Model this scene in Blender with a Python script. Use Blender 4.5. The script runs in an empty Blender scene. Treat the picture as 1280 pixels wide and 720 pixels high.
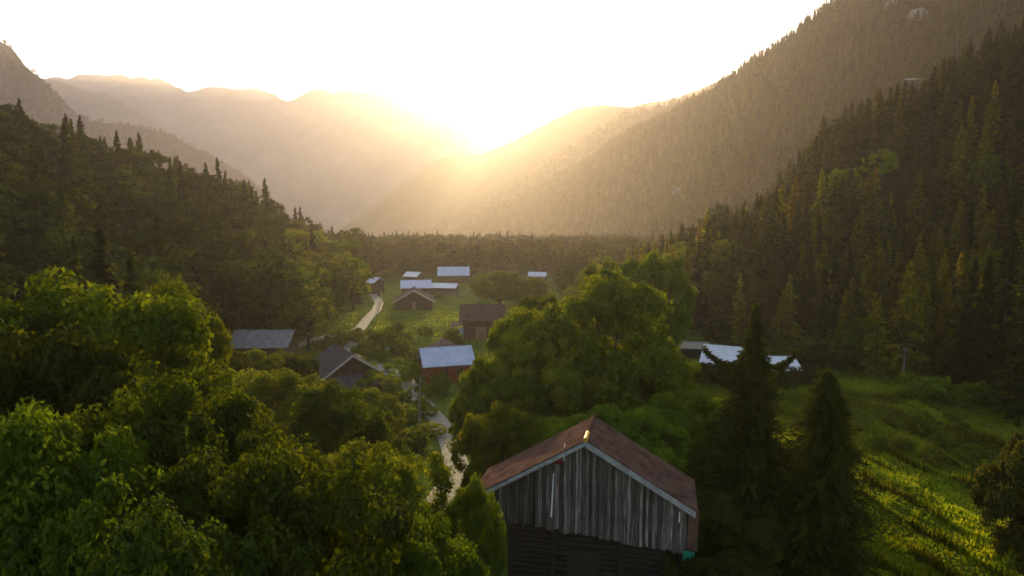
import bpy, math, random
import numpy as np
from mathutils import Vector, Matrix

# ------------------------------------------------------------------ camera, light, exposure
scene = bpy.context.scene
col = scene.collection
FPX, HOR, CAMZ = 850.0, 260.0, 22.0
PITCH = math.atan((360 - HOR) / FPX)
cam_d = bpy.data.cameras.new('camera'); cam = bpy.data.objects.new('camera', cam_d); col.objects.link(cam)
cam_d.sensor_width = 36; cam_d.lens = 36 * FPX / 1280
cam_d.clip_start = 0.1; cam_d.clip_end = 30000
cam.location = (0, 0, CAMZ); cam.rotation_euler = (math.radians(90) - PITCH, 0, 0)
scene.camera = cam

SUN_EL, SUN_AZ = 8.5, -2.0          # degrees; azimuth from +Y towards +X
world = bpy.data.worlds.new('World'); scene.world = world; world.use_nodes = True
wn = world.node_tree.nodes; wl = world.node_tree.links; wn.clear()
sky = wn.new('ShaderNodeTexSky'); sky.sky_type = 'NISHITA'; sky.sun_disc = False
sky.sun_elevation = math.radians(SUN_EL); sky.sun_rotation = math.radians(SUN_AZ)
sky.air_density = 1.0; sky.dust_density = 0.6; sky.ozone_density = 1.0
bg = wn.new('ShaderNodeBackground'); bg.inputs['Strength'].default_value = 0.15
wo = wn.new('ShaderNodeOutputWorld'); wl.new(sky.outputs[0], bg.inputs[0]); wl.new(bg.outputs[0], wo.inputs[0])
sd = bpy.data.lights.new('sun', 'SUN'); sd.energy = 5.0; sd.angle = math.radians(0.5); sd.color = (1.0, 0.77, 0.38)
sun = bpy.data.objects.new('sun', sd); col.objects.link(sun)
e, a = math.radians(SUN_EL), math.radians(SUN_AZ)
sdir = Vector((math.sin(a) * math.cos(e), math.cos(a) * math.cos(e), math.sin(e)))
sun.rotation_euler = (-sdir).to_track_quat('-Z', 'Y').to_euler()
scene.view_settings.view_transform = 'Standard'; scene.view_settings.look = 'None'
scene.view_settings.gamma = 1.0; scene.view_settings.use_curve_mapping = False
scene.view_settings.exposure = 1.05
HAZE_DENSITY, HAZE_G = 0.000155, 0.63
cy = scene.cycles
cy.use_denoising = True
try: cy.denoiser = 'OPENIMAGEDENOISE'
except Exception: pass
cy.max_bounces = 6; cy.diffuse_bounces = 3; cy.glossy_bounces = 2; cy.transmission_bounces = 3
cy.volume_bounces = 1; cy.transparent_max_bounces = 8
cy.sample_clamp_indirect = 6.0

rng = np.random.default_rng(7)
random.seed(7)

# ------------------------------------------------------------------ pixel to world (1280 x 720 pixels)
def P(px, py, D):
    u = (px - 640) / FPX; v = (py - 360) / FPX
    cp, sp = math.cos(PITCH), math.sin(PITCH)
    y = cp - v * sp; z = -sp - v * cp
    return (u * D / y, D, CAMZ + z * D / y)

# ------------------------------------------------------------------ noise
def _hash(ix, iy, seed):
    n = (ix.astype(np.int64) * 374761393 + iy.astype(np.int64) * 668265263 + seed * 1274126177) & 0xFFFFFFFF
    n = ((n ^ (n >> 13)) * 1274126177) & 0xFFFFFFFF
    n = n ^ (n >> 16)
    return (n & 0xFFFFFF) / float(0xFFFFFF)
def vnoise(x, y, seed=0):
    ix = np.floor(x); iy = np.floor(y); fx = x - ix; fy = y - iy
    fx = fx * fx * (3 - 2 * fx); fy = fy * fy * (3 - 2 * fy)
    ix = ix.astype(np.int64); iy = iy.astype(np.int64)
    a = _hash(ix, iy, seed); b = _hash(ix + 1, iy, seed); c = _hash(ix, iy + 1, seed); d = _hash(ix + 1, iy + 1, seed)
    return (a * (1 - fx) + b * fx) * (1 - fy) + (c * (1 - fx) + d * fx) * fy - 0.5
def fbm(x, y, o=4, seed=0):
    s = 0; amp = 1
    for k in range(o):
        s = s + amp * vnoise(x * 2**k + 17.3 * k, y * 2**k - 9.1 * k, seed + k); amp *= 0.5
    return s

# ------------------------------------------------------------------ terrain height
def densify(pts, n=24):
    pts = np.array(pts, float); out = []
    for i in range(len(pts) - 1):
        for t in np.linspace(0, 1, n, endpoint=False): out.append(pts[i] * (1 - t) + pts[i + 1] * t)
    out.append(pts[-1]); return np.array(out)
def crest_px(spec, drop):
    return [(*P(px, py, D)[:2], P(px, py, D)[2] - drop) for px, py, D in spec]
LEFT_CREST = densify([(-330, 60, 95), (-240, 130, 72)] + crest_px([(0, 145, 190), (60, 168, 200), (100, 195, 210), (200, 224, 230), (330, 262, 262), (400, 284, 285), (470, 303, 320), (540, 324, 360)], 11.5) + [(-20, 420, -4)], 8)
RIGHT_CREST = densify([(37, 128, 0)] + crest_px([(950, 272, 140), (1070, 188, 158), (1180, 112, 170), (1280, 50, 182)], 9.0) + [(230, 205, 105), (330, 220, 150)], 8)
def crest_h(x, y, crest, slope):
    best = np.full(x.shape, -1e9)
    for cx, cyy, cz in crest:
        d = np.sqrt((x - cx) ** 2 + (y - cyy) ** 2)
        best = np.maximum(best, cz - slope * d)
    return best
def sstep(a, b, t):
    t = np.clip((t - a) / (b - a), 0, 1); return t * t * (3 - 2 * t)
def valley(y): return -0.06 * 0.5 * (np.sqrt((np.clip(y, -1e9, 4400) - 370) ** 2 + 120 ** 2) + np.clip(y, -1e9, 4400) - 370) * (y > 0)
def H(x, y):
    x = np.atleast_1d(np.asarray(x, float)); y = np.atleast_1d(np.asarray(y, float))
    r = np.sqrt(x * x + y * y)
    base = 0.5 * fbm(x / 26, y / 26, 3, 3) + 8.0 * np.exp(-((x + 3) / 30) ** 2 - ((y - 10) / 28) ** 2)
    base = base + valley(y)
    near = r < 700
    hl = np.full(x.shape, -50.0); hr = np.full(x.shape, -50.0)
    if near.any():
        hl[near] = crest_h(x[near], y[near], LEFT_CREST, 0.36)
        hr[near] = crest_h(x[near], y[near], RIGHT_CREST, 0.62)
    hl = hl + 7 * fbm(x / 45, y / 45, 3, 11) * sstep(0, 12, hl)
    hr = hr + 2.5 + 17 * fbm((x - y * 0.15) / 34, (y + x) / 110, 3, 21) * sstep(0, 14, hr)
    def soft(hh): return np.where(hh > 3, hh, 3 * np.exp(np.clip((hh - 3) / 3, -30, 0)))
    h = base + soft(hl) + soft(hr)
    # furrowed hay meadow on the right
    w = sstep(20, 28, x) * (1 - sstep(58, 70, x)) * sstep(25, 38, y) * (1 - sstep(74, 84, y))
    fx = x + 0.12 * y + 9.0 * vnoise(x / 17, y / 20, 5) + 2.4 * vnoise(x / 5, y / 7, 6)
    fr = (fx / 3.4) % 1.0
    h = h + w * (0.8 * np.where(fr < 0.75, fr / 0.75, (1 - fr) / 0.25) + 1.0 * np.maximum(fbm(x / 3.0, y / 3.6, 2, 9), -0.1))
    return h
def H1(x, y): return float(H(x, y)[0])

# ------------------------------------------------------------------ tagging and mesh helpers
def tag(o, label=None, cat=None, group=None, kind=None):
    if label: o['label'] = label
    if cat: o['category'] = cat
    if group: o['group'] = group
    if kind: o['kind'] = kind
    return o
def mesh_np(name, verts, faces, mats, attrs=None, smooth=False, midx=None):
    me = bpy.data.meshes.new(name)
    verts = np.asarray(verts, np.float32); faces = np.asarray(faces, np.int32)
    k = faces.shape[1]; n = len(faces)
    me.vertices.add(len(verts)); me.vertices.foreach_set('co', verts.ravel())
    me.loops.add(n * k); me.loops.foreach_set('vertex_index', faces.ravel())
    me.polygons.add(n); me.polygons.foreach_set('loop_start', np.arange(0, n * k, k, dtype=np.int32))
    if smooth: me.polygons.foreach_set('use_smooth', np.ones(n, bool))
    me.update(calc_edges=True)
    for m in (mats if isinstance(mats, (list, tuple)) else [mats]): me.materials.append(m)
    if midx is not None: me.polygons.foreach_set('material_index', np.asarray(midx, np.int32))
    for an, av in (attrs or {}).items():
        at = me.attributes.new(an, 'FLOAT', 'FACE'); at.data.foreach_set('value', np.asarray(av, np.float32))
    return me
def obj(name, me, parent=None, loc=(0, 0, 0), rz=0.0):
    o = bpy.data.objects.new(name, me); col.objects.link(o); o.location = loc; o.rotation_euler = (0, 0, rz)
    if parent: o.parent = parent
    return o
class MB:
    """collects boxes, prisms and tubes into one mesh"""
    def __init__(s): s.v = []; s.f = []; s.r = []
    def add(s, v, f, r=None):
        b = len(s.v); s.v += [tuple(p) for p in v]; s.f += [tuple(i + b for i in q) for q in f]
        s.r += [random.random() if r is None else r] * len(f); return s
    def box(s, x0, x1, y0, y1, z0, z1, r=None):
        v = [(x, y, z) for z in (z0, z1) for y in (y0, y1) for x in (x0, x1)]
        return s.add(v, [(0, 2, 3, 1), (4, 5, 7, 6), (0, 1, 5, 4), (2, 6, 7, 3), (0, 4, 6, 2), (1, 3, 7, 5)], r)
    def hexa(s, bot, top, r=None):
        return s.add(list(bot) + list(top), [(3, 2, 1, 0), (4, 5, 6, 7), (0, 1, 5, 4), (1, 2, 6, 5), (2, 3, 7, 6), (3, 0, 4, 7)], r)
    def prism(s, poly, ax, t0, t1, r=None):
        """poly of (a, z) swept along an axis: ax 'y' -> (a, t, z)"""
        n = len(poly)
        if ax == 'y': v = [(p[0], t, p[1]) for t in (t0, t1) for p in poly]
        else: v = [(t, p[0], p[1]) for t in (t0, t1) for p in poly]
        f = [tuple(range(n)), tuple(range(2 * n - 1, n - 1, -1))] + [(i, i + n, (i + 1) % n + n, (i + 1) % n) for i in range(n)]
        return s.add(v, f, r)
    def tube(s, pts, rad, n=8, r=None):
        pts = [Vector(p) for p in pts]; v = []
        for i, p in enumerate(pts):
            d = (pts[min(i + 1, len(pts) - 1)] - pts[max(i - 1, 0)]).normalized()
            a = d.cross(Vector((0.31, 0.95, 0.05))).normalized(); b = d.cross(a)
            for k in range(n):
                t = 2 * math.pi * k / n; v.append(p + (a * math.cos(t) + b * math.sin(t)) * rad[i])
        f = [(i * n + k, i * n + (k + 1) % n, (i + 1) * n + (k + 1) % n, (i + 1) * n + k) for i in range(len(pts) - 1) for k in range(n)]
        f += [tuple(range(n - 1, -1, -1)), tuple(range((len(pts) - 1) * n, len(pts) * n))]
        return s.add(v, f, r)
    def mesh(s, name, mat, smooth=False):
        me = bpy.data.meshes.new(name); me.from_pydata(s.v, [], s.f); me.materials.append(mat)
        at = me.attributes.new('rnd', 'FLOAT', 'FACE'); at.data.foreach_set('value', s.r)
        if smooth: me.polygons.foreach_set('use_smooth', [True] * len(me.polygons))
        me.update(); return me
    def build(s, name, mat, parent=None, loc=(0, 0, 0), rz=0, smooth=False):
        return obj(name, s.mesh(name, mat, smooth), parent, loc, rz)

# ------------------------------------------------------------------ materials
def newmat(name):
    m = bpy.data.materials.new(name); m.use_nodes = True; nt = m.node_tree; nt.nodes.clear()
    return m, nt, nt.nodes, nt.links
def ramp(N, pts):
    r = N.new('ShaderNodeValToRGB'); el = r.color_ramp.elements
    while len(el) > 1: el.remove(el[-1])
    el[0].position = pts[0][0]; el[0].color = (*pts[0][1], 1)
    for p, c in pts[1:]:
        q = el.new(p); q.color = (*c, 1)
    return r
def leaf_mat(name, dark, light, trans=0.45, tree_attr=False, var=0.5):
    m, nt, N, L = newmat(name)
    at = N.new('ShaderNodeAttribute'); at.attribute_name = 'rnd'
    r = ramp(N, [(0, dark), (1, light)]); L.new(at.outputs['Fac'], r.inputs[0])
    hs = N.new('ShaderNodeHueSaturation'); L.new(r.outputs[0], hs.inputs['Color'])
    if tree_attr:
        src = N.new('ShaderNodeAttribute'); src.attribute_name = 'tree'; so = src.outputs['Fac']
    else:
        src = N.new('ShaderNodeObjectInfo'); so = src.outputs['Random']
    mr = N.new('ShaderNodeMapRange'); mr.inputs['To Min'].default_value = 1 - var; mr.inputs['To Max'].default_value = 1 + var
    L.new(so, mr.inputs['Value']); L.new(mr.outputs[0], hs.inputs['Value'])
    mh = N.new('ShaderNodeMapRange'); mh.inputs['To Min'].default_value = 0.47; mh.inputs['To Max'].default_value = 0.515
    mm = N.new('ShaderNodeMath'); mm.operation = 'MULTIPLY'; mm.inputs[1].default_value = 7.31
    fr = N.new('ShaderNodeMath'); fr.operation = 'FRACT'; L.new(so, mm.inputs[0]); L.new(mm.outputs[0], fr.inputs[0])
    L.new(fr.outputs[0], mh.inputs['Value']); L.new(mh.outputs[0], hs.inputs['Hue'])
    d = N.new('ShaderNodeBsdfDiffuse'); L.new(hs.outputs[0], d.inputs[0])
    t = N.new('ShaderNodeBsdfTranslucent')
    tc = N.new('ShaderNodeMix'); tc.data_type = 'RGBA'; tc.blend_type = 'MULTIPLY'; tc.inputs[0].default_value = 1.0
    L.new(hs.outputs[0], tc.inputs[6]); tc.inputs[7].default_value = (1.9, 1.5, 0.5, 1); L.new(tc.outputs[2], t.inputs[0])
    g = N.new('ShaderNodeBsdfGlossy'); g.inputs['Roughness'].default_value = 0.5; g.inputs[0].default_value = (1, 1, 1, 1)
    m1 = N.new('ShaderNodeMixShader'); m1.inputs[0].default_value = trans; L.new(d.outputs[0], m1.inputs[1]); L.new(t.outputs[0], m1.inputs[2])
    m2 = N.new('ShaderNodeMixShader'); m2.inputs[0].default_value = 0.005; L.new(m1.outputs[0], m2.inputs[1]); L.new(g.outputs[0], m2.inputs[2])
    o = N.new('ShaderNodeOutputMaterial'); L.new(m2.outputs[0], o.inputs[0]); return m
def surf_mat(name, stops, scale=4.0, rough=0.85, metal=0.0, bump=0.3, stretch=(1, 1, 1), detail=8, attr=0.0, spec=0.3, bscale=None, coord='Object'):
    """noise coloured surface; attr mixes in the per-face random brightness"""
    m, nt, N, L = newmat(name)
    tc = N.new('ShaderNodeTexCoord'); mp = N.new('ShaderNodeMapping'); mp.inputs['Scale'].default_value = stretch
    L.new(tc.outputs[coord], mp.inputs[0])
    n = N.new('ShaderNodeTexNoise'); n.inputs['Scale'].default_value = scale; n.inputs['Detail'].default_value = detail; n.inputs['Roughness'].default_value = 0.62
    L.new(mp.outputs[0], n.inputs['Vector'])
    r = ramp(N, stops); L.new(n.outputs['Fac'], r.inputs[0])
    b = N.new('ShaderNodeBsdfPrincipled'); b.inputs['Roughness'].default_value = rough; b.inputs['Metallic'].default_value = metal
    b.inputs['Specular IOR Level'].default_value = spec
    out = r.outputs[0]
    if attr:
        at = N.new('ShaderNodeAttribute'); at.attribute_name = 'rnd'
        mr = N.new('ShaderNodeMapRange'); mr.inputs['To Min'].default_value = 1 - attr; mr.inputs['To Max'].default_value = 1 + attr
        L.new(at.outputs['Fac'], mr.inputs['Value'])
        hs = N.new('ShaderNodeHueSaturation'); L.new(out, hs.inputs['Color']); L.new(mr.outputs[0], hs.inputs['Value']); out = hs.outputs[0]
    L.new(out, b.inputs['Base Color'])
    if bump:
        n2 = N.new('ShaderNodeTexNoise'); n2.inputs['Scale'].default_value = bscale or scale * 2.5; n2.inputs['Detail'].default_value = 6; L.new(mp.outputs[0], n2.inputs['Vector'])
        bp = N.new('ShaderNodeBump'); bp.inputs['Strength'].default_value = bump; bp.inputs['Distance'].default_value = 0.05
        L.new(n2.outputs['Fac'], bp.inputs['Height']); L.new(bp.outputs[0], b.inputs['Normal'])
    o = N.new('ShaderNodeOutputMaterial'); L.new(b.outputs[0], o.inputs[0]); return m

M = {}
M['ground'] = surf_mat('grass_ground', [(0.3, (0.045, 0.075, 0.012)), (0.5, (0.09, 0.13, 0.02)), (0.7, (0.15, 0.17, 0.03))], 0.45, 0.95, bump=0.6, bscale=2.0, spec=0.1)
def _far_wood():
    m = M['ground']; N = m.node_tree.nodes; L = m.node_tree.links; b = [n for n in N if n.type == 'BSDF_PRINCIPLED'][0]
    src = b.inputs['Base Color'].links[0].from_socket
    g = N.new('ShaderNodeNewGeometry'); sp = N.new('ShaderNodeSeparateXYZ'); L.new(g.outputs['Position'], sp.inputs[0])
    mr = N.new('ShaderNodeMapRange'); mr.inputs['From Min'].default_value = 190; mr.inputs['From Max'].default_value = 300; L.new(sp.outputs['Y'], mr.inputs['Value'])
    mx = N.new('ShaderNodeMix'); mx.data_type = 'RGBA'; at = N.new('ShaderNodeAttribute'); at.attribute_name = 'wood'; mq = N.new('ShaderNodeMath'); mq.operation = 'MAXIMUM'
    L.new(mr.outputs[0], mq.inputs[0]); L.new(at.outputs['Fac'], mq.inputs[1]); b.inputs['Specular IOR Level'].default_value = 0.0
    L.new(mq.outputs[0], mx.inputs[0]); L.new(src, mx.inputs[6]); mx.inputs[7].default_value = (0.022, 0.032, 0.012, 1)
    L.new(mx.outputs[2], b.inputs['Base Color'])
_far_wood()
M['road'] = surf_mat('gravel_road', [(0.3, (0.28, 0.25, 0.2)), (0.7, (0.42, 0.38, 0.31))], 0.8, 0.9, bump=0.3, bscale=8, spec=0.2)
M['slope'] = surf_mat('wooded_slope', [(0.3, (0.02, 0.028, 0.005)), (0.55, (0.04, 0.045, 0.009)), (0.75, (0.07, 0.065, 0.02))], 0.02, 0.95, bump=0, spec=0.0)
M['rock'] = surf_mat('far_mountain', [(0.35, (0.09, 0.08, 0.085)), (0.6, (0.14, 0.125, 0.13)), (0.75, (0.24, 0.22, 0.23))], 0.006, 0.95, bump=0, spec=0.0)  # pale mauve haze tint put into the far rock colour
M['haze_rock'] = surf_mat('haze_tinted_slope', [(0.3, (0.035, 0.04, 0.045)), (0.6, (0.06, 0.065, 0.075)), (0.75, (0.12, 0.12, 0.14))], 0.012, 0.95, bump=0, spec=0.0)  # blue of the distant haze painted into the slope colour
M['cliff'] = surf_mat('pale_cliff', [(0.3, (0.15, 0.14, 0.12)), (0.7, (0.4, 0.38, 0.34))], 0.4, 0.9, bump=0.5)
M['bark'] = surf_mat('bark', [(0.3, (0.03, 0.022, 0.015)), (0.7, (0.09, 0.07, 0.05))], 3, 0.9, bump=0.6, stretch=(1, 1, .25))
M['birch'] = surf_mat('birch_bark', [(0.35, (0.06, 0.05, 0.04)), (0.6, (0.3, 0.28, 0.24))], 2, 0.8, bump=0.2, stretch=(.4, .4, 1.6))
M['board'] = surf_mat('weathered_boards', [(0.25, (0.025, 0.02, 0.018)), (0.5, (0.13, 0.108, 0.10)), (0.75, (0.36, 0.315, 0.30))], 5, 0.8, bump=0.8, stretch=(3, 3, .18), attr=0.65, bscale=12)
M['log'] = surf_mat('dark_logs', [(0.3, (0.012, 0.009, 0.007)), (0.7, (0.035, 0.026, 0.02))], 3, 0.85, bump=0.5, attr=0.3)
M['rust'] = surf_mat('rusty_roof', [(0.25, (0.06, 0.028, 0.02)), (0.5, (0.12, 0.068, 0.052)), (0.75, (0.18, 0.105, 0.08))], 1.6, 0.75, 0.0, bump=0.35, attr=0.12, spec=0.0)
M['rakeboard'] = surf_mat('grey_rake_board', [(0.3, (0.2, 0.19, 0.2)), (0.7, (0.45, 0.43, 0.44))], 4, 0.7, bump=0.2, stretch=(1, .3, 1))
M['ridge_glint'] = surf_mat('yellow_ridge_glint', [(0.3, (0.45, 0.22, 0.02)), (0.7, (0.75, 0.45, 0.06))], 6, 0.4, 0.3, bump=0.1)  # yellow sun highlight on the barn ridge, painted as a colour
M['red'] = surf_mat('dark_red_paint', [(0.3, (0.10, 0.008, 0.01)), (0.7, (0.22, 0.015, 0.02))], 3, 0.7, bump=0.2)
M['redwall'] = surf_mat('red_brown_wall', [(0.3, (0.16, 0.03, 0.015)), (0.7, (0.34, 0.08, 0.03))], 2, 0.8, bump=0.2)
M['teal'] = surf_mat('teal_paint', [(0.3, (0.0, 0.16, 0.09)), (0.7, (0.02, 0.3, 0.18))], 3, 0.5, bump=0.1)
M['bluetin'] = surf_mat('pale_blue_tin', [(0.3, (0.50, 0.53, 0.66)), (0.7, (0.68, 0.70, 0.84))], 0.8, 0.35, 0.25, bump=0.1, attr=0.22, spec=0.6)
M['whitetin'] = surf_mat('white_tin', [(0.3, (0.68, 0.69, 0.74)), (0.7, (0.85, 0.86, 0.9))], 0.8, 0.35, 0.25, bump=0.1, attr=0.22, spec=0.6)
M['greytin'] = surf_mat('grey_tin', [(0.3, (0.14, 0.125, 0.125)), (0.7, (0.28, 0.255, 0.25))], 1.2, 0.4, 0.3, bump=0.1, attr=0.1, spec=0.5)
M['shingle'] = surf_mat('brown_shingle', [(0.3, (0.06, 0.045, 0.045)), (0.7, (0.17, 0.13, 0.13))], 2.2, 0.8, bump=0.4, attr=0.25, spec=0.0)
M['brownwall'] = surf_mat('brown_wood_wall', [(0.3, (0.05, 0.03, 0.018)), (0.7, (0.14, 0.085, 0.05))], 2.5, 0.85, bump=0.3, stretch=(2, 2, .4), attr=0.2)
M['tan'] = surf_mat('tan_wood', [(0.3, (0.18, 0.11, 0.05)), (0.7, (0.32, 0.2, 0.1))], 2.5, 0.8, bump=0.2, stretch=(2, 2, .4))
M['lit_trim'] = surf_mat('rim_lit_trim', [(0.3, (0.5, 0.43, 0.33)), (0.7, (0.7, 0.62, 0.5))], 3, 0.6, bump=0.1)  # rim light along the gable edges put into the pale board colour
M['white'] = surf_mat('white_paint', [(0.3, (0.7, 0.7, 0.7)), (0.7, (0.85, 0.85, 0.85))], 3, 0.5, bump=0.05)
M['window'] = surf_mat('dark_glass', [(0.3, (0.02, 0.02, 0.025)), (0.7, (0.04, 0.04, 0.05))], 1, 0.15, bump=0, spec=0.8)
M['fence'] = surf_mat('grey_fence_wood', [(0.3, (0.2, 0.17, 0.13)), (0.7, (0.42, 0.37, 0.3))], 3, 0.8, bump=0.2)
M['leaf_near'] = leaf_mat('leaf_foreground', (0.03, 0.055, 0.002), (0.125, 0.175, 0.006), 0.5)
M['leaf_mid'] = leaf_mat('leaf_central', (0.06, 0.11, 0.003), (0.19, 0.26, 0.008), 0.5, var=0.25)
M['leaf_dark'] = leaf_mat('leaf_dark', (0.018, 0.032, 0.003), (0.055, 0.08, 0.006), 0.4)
M['leaf_yellow_lit'] = leaf_mat('leaf_yellow_sunlit', (0.05, 0.09, 0.004), (0.14, 0.175, 0.008), 0.5, var=0.3)  # yellowish leaves; sunlight on forest-edge trees is put into this lighter tone
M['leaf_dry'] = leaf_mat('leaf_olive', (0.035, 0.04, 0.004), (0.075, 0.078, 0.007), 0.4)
M['needle'] = leaf_mat('needle', (0.014, 0.024, 0.002), (0.05, 0.07, 0.005), 0.35)
M['needle_sunlit'] = leaf_mat('needle_sunlit_tint', (0.07, 0.085, 0.003), (0.22, 0.21, 0.008), 0.55)  # sunlit copy of the needles, golden light put into the colour
M['forest'] = leaf_mat('forest_canopy', (0.022, 0.032, 0.004), (0.065, 0.07, 0.008), 0.35, tree_attr=True)
M['haze_forest'] = leaf_mat('far_canopy', (0.02, 0.028, 0.022), (0.05, 0.058, 0.045), 0.2, tree_attr=True)  # canopy copy with bluish haze mixed into the colour
M['grass'] = leaf_mat('grass_blades', (0.09, 0.15, 0.006), (0.2, 0.28, 0.014), 0.5, tree_attr=True, var=0.6)

# ------------------------------------------------------------------ ground sheet
def build_ground():
    dense = np.linspace(-46, 46, 520); sparse_r = np.linspace(46, 314, 60)[1:-1]
    ang = np.radians(np.concatenate([dense, sparse_r])); na = len(ang)
    rad = np.concatenate([[0.0], np.geomspace(3, 9000, 560)]); nr = len(rad)
    A, R = np.meshgrid(ang, rad); X = (R * np.sin(A)).ravel(); Y = (R * np.cos(A)).ravel()
    Z = H(X, Y)
    v = np.stack([X, Y, Z], 1)
    i = np.arange(nr - 1)[:, None] * na; j = np.arange(na)[None, :]; j2 = (j + 1) % na
    f = np.stack([i + j, i + na + j, i + na + j2, i + j2], 2).reshape(-1, 4)[:, ::-1]
    me = mesh_np('ground', v, f, M['ground'], smooth=True)
    nearm = np.hypot(X, Y) < 700; wd = np.zeros(len(X))
    wd[nearm] = np.clip((np.maximum(crest_h(X[nearm], Y[nearm], LEFT_CREST, .36), crest_h(X[nearm], Y[nearm], RIGHT_CREST, .62) + 1.5) + 1) / 3, 0, 1)
    at = me.attributes.new('wood', 'FLOAT', 'POINT'); at.data.foreach_set('value', wd.astype(np.float32))
    tag(obj('ground', me), 'green valley floor and meadows between the wooded slopes', kind='structure')
build_ground()

def ribbon(name, pts, width, label, dz=0.05):
    d = densify(pts, 30); dd = np.gradient(d, axis=0); n = np.stack([dd[:, 1], -dd[:, 0]], 1); n /= np.linalg.norm(n, axis=1)[:, None]
    rows = []
    for k, s in enumerate(np.linspace(-1, 1, 7)):
        w = width / 2 * (1 + 0.12 * vnoise(np.arange(len(d)) / 6.0, np.full(len(d), 1.0 * k), 31))
        p = d + n * (s * w)[:, None]; rows.append(np.stack([p[:, 0], p[:, 1], H(p[:, 0], p[:, 1]) + dz - (0.10 if abs(s) > .99 else 0)], 1))
    v = np.concatenate(rows); m = len(d)
    f = [(a * m + i, a * m + i + 1, (a + 1) * m + i + 1, (a + 1) * m + i) for a in range(6) for i in range(m - 1)]
    me = mesh_np(name, v, f, M['road'], smooth=True)
    return tag(obj(name, me), label, kind='structure')
def G(px, py, it=12):
    """ground point seen at a pixel"""
    u = (px - 640) / FPX; v = (py - 360) / FPX
    cp, sp = math.cos(PITCH), math.sin(PITCH); y = cp - v * sp; z = -sp - v * cp
    D = -CAMZ / (z / y)
    for _ in range(it): D = D * .5 + .5 * (H1(u * D / y, D) - CAMZ) / (z / y)
    return (u * D / y, D)
road_pts = [(-8.5, 36), (-6.0, 43), (-5.0, 51), G(572, 582), G(562, 550), G(548, 525), (-12, 82), G(505, 470), (-26, 105), G(452, 408), G(458, 400), G(470, 388), G(474, 378), (-36, 175), (-40, 200)]
ribbon('road', road_pts, 2.5, 'pale gravel lane winding from the barn up to the village')
ribbon('path', [G(450, 411), G(430, 415), G(395, 424), G(370, 432), (-45, 98), (-62, 90)], 2.4, 'gravel side path branching left off the lane', 0.055)

# ------------------------------------------------------------------ mountains
def smoothpoly(pts, n):
    pts = np.array(pts, float); seg = np.linalg.norm(np.diff(pts[:, :2], axis=0), axis=1); t = np.concatenate([[0], np.cumsum(seg)])
    tt = np.linspace(0, t[-1], n); p = np.stack([np.interp(tt, t, pts[:, k]) for k in range(3)], 1)
    return p, tt
MOUNT = {}
def mountain(name, spec, drop, nrm, slope, mat, label, gully=0.35, gl=60.0, crest_noise=2.0, nu=300, nv=90, back=0.5, seed=1, rough=0.0):
    c, tt = smoothpoly([(*P(px, py, D)[:2], P(px, py, D)[2] - drop) for px, py, D in spec], nu)
    k = 3; ker = np.hanning(k + 2)[1:-1]; ker /= ker.sum()
    for q in range(3): c[:, q] = np.convolve(np.pad(c[:, q], (k // 2, k - 1 - k // 2), 'edge'), ker, 'valid')
    c[:, 2] += crest_noise * 2 * fbm(tt / gl * 2, tt * 0, 4, seed + 50)
    zmax = c[:, 2].max(); W = (zmax + 6 + 0.06 * max(c[:, 1].mean() - 370, 0)) / slope
    s = np.concatenate([-np.linspace(1, 0, nv // 3, endpoint=False) ** 1.4 * back, np.linspace(0, 1, nv) ** 1.4])
    nrm = np.array(nrm, float); nrm /= np.linalg.norm(nrm)
    S, U = np.meshgrid(s, np.arange(nu), indexing='ij'); dist = np.abs(S) * W
    X = c[U.astype(int), 0] + nrm[0] * S * W; Y = c[U.astype(int), 1] + nrm[1] * S * W
    T = tt[U.astype(int)]
    fade = np.clip(dist / (gl * 1.2), 0, 1)
    ridg = (0.5 - np.abs(fbm(T / gl + 0.3 * dist / gl, dist / gl * 0.35, 4, seed))) * 2 - 0.6
    Z = c[U.astype(int), 2] - slope * dist + gully * gl * ridg * fade * 0.5 + rough * fbm(X / (gl * .15), Y / (gl * .15), 3, seed + 9)
    Z = np.minimum(Z, c[U.astype(int), 2] - 0.22 * slope * dist)
    Z = np.maximum(Z, valley(Y) - 1.6 - 4 * (Y > 1000))
    v = np.stack([X.ravel(), Y.ravel(), Z.ravel()], 1); ns = len(s)
    i = np.arange(ns - 1)[:, None] * nu; j = np.arange(nu - 1)[None, :]
    f = np.stack([i + j, i + j + 1, i + nu + j + 1, i + nu + j], 2).reshape(-1, 4)
    a, b = v[f[:, 1]] - v[f[:, 0]], v[f[:, 3]] - v[f[:, 0]]
    if np.cross(a, b)[:, 2].mean() < 0: f = f[:, ::-1]
    tag(obj(name, mesh_np(name, v, f, mat, smooth=True)), label, kind='structure')
    MOUNT[name] = (X, Y, Z)
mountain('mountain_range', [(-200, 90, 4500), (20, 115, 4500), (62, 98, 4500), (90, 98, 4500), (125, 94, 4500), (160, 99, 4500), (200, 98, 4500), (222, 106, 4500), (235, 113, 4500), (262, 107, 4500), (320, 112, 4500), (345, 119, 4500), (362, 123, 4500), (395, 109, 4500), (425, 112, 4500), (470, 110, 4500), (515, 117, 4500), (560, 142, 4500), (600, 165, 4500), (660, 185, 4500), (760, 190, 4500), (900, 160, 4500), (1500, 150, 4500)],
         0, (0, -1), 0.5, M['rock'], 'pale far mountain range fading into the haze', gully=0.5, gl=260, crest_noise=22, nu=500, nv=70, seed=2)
mountain('hazy_hill', [(-60, 80, 3200), (70, 100, 3200), (100, 112, 3200), (130, 116, 3200), (165, 134, 3200), (200, 156, 3200), (240, 185, 3200), (290, 230, 3200), (340, 275, 3250)],
         0, (.2, -1), 0.5, M['haze_rock'], 'hazy blue shoulder behind the left mountain', gully=0.4, gl=200, crest_noise=5, nu=240, nv=60, seed=4)
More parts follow.
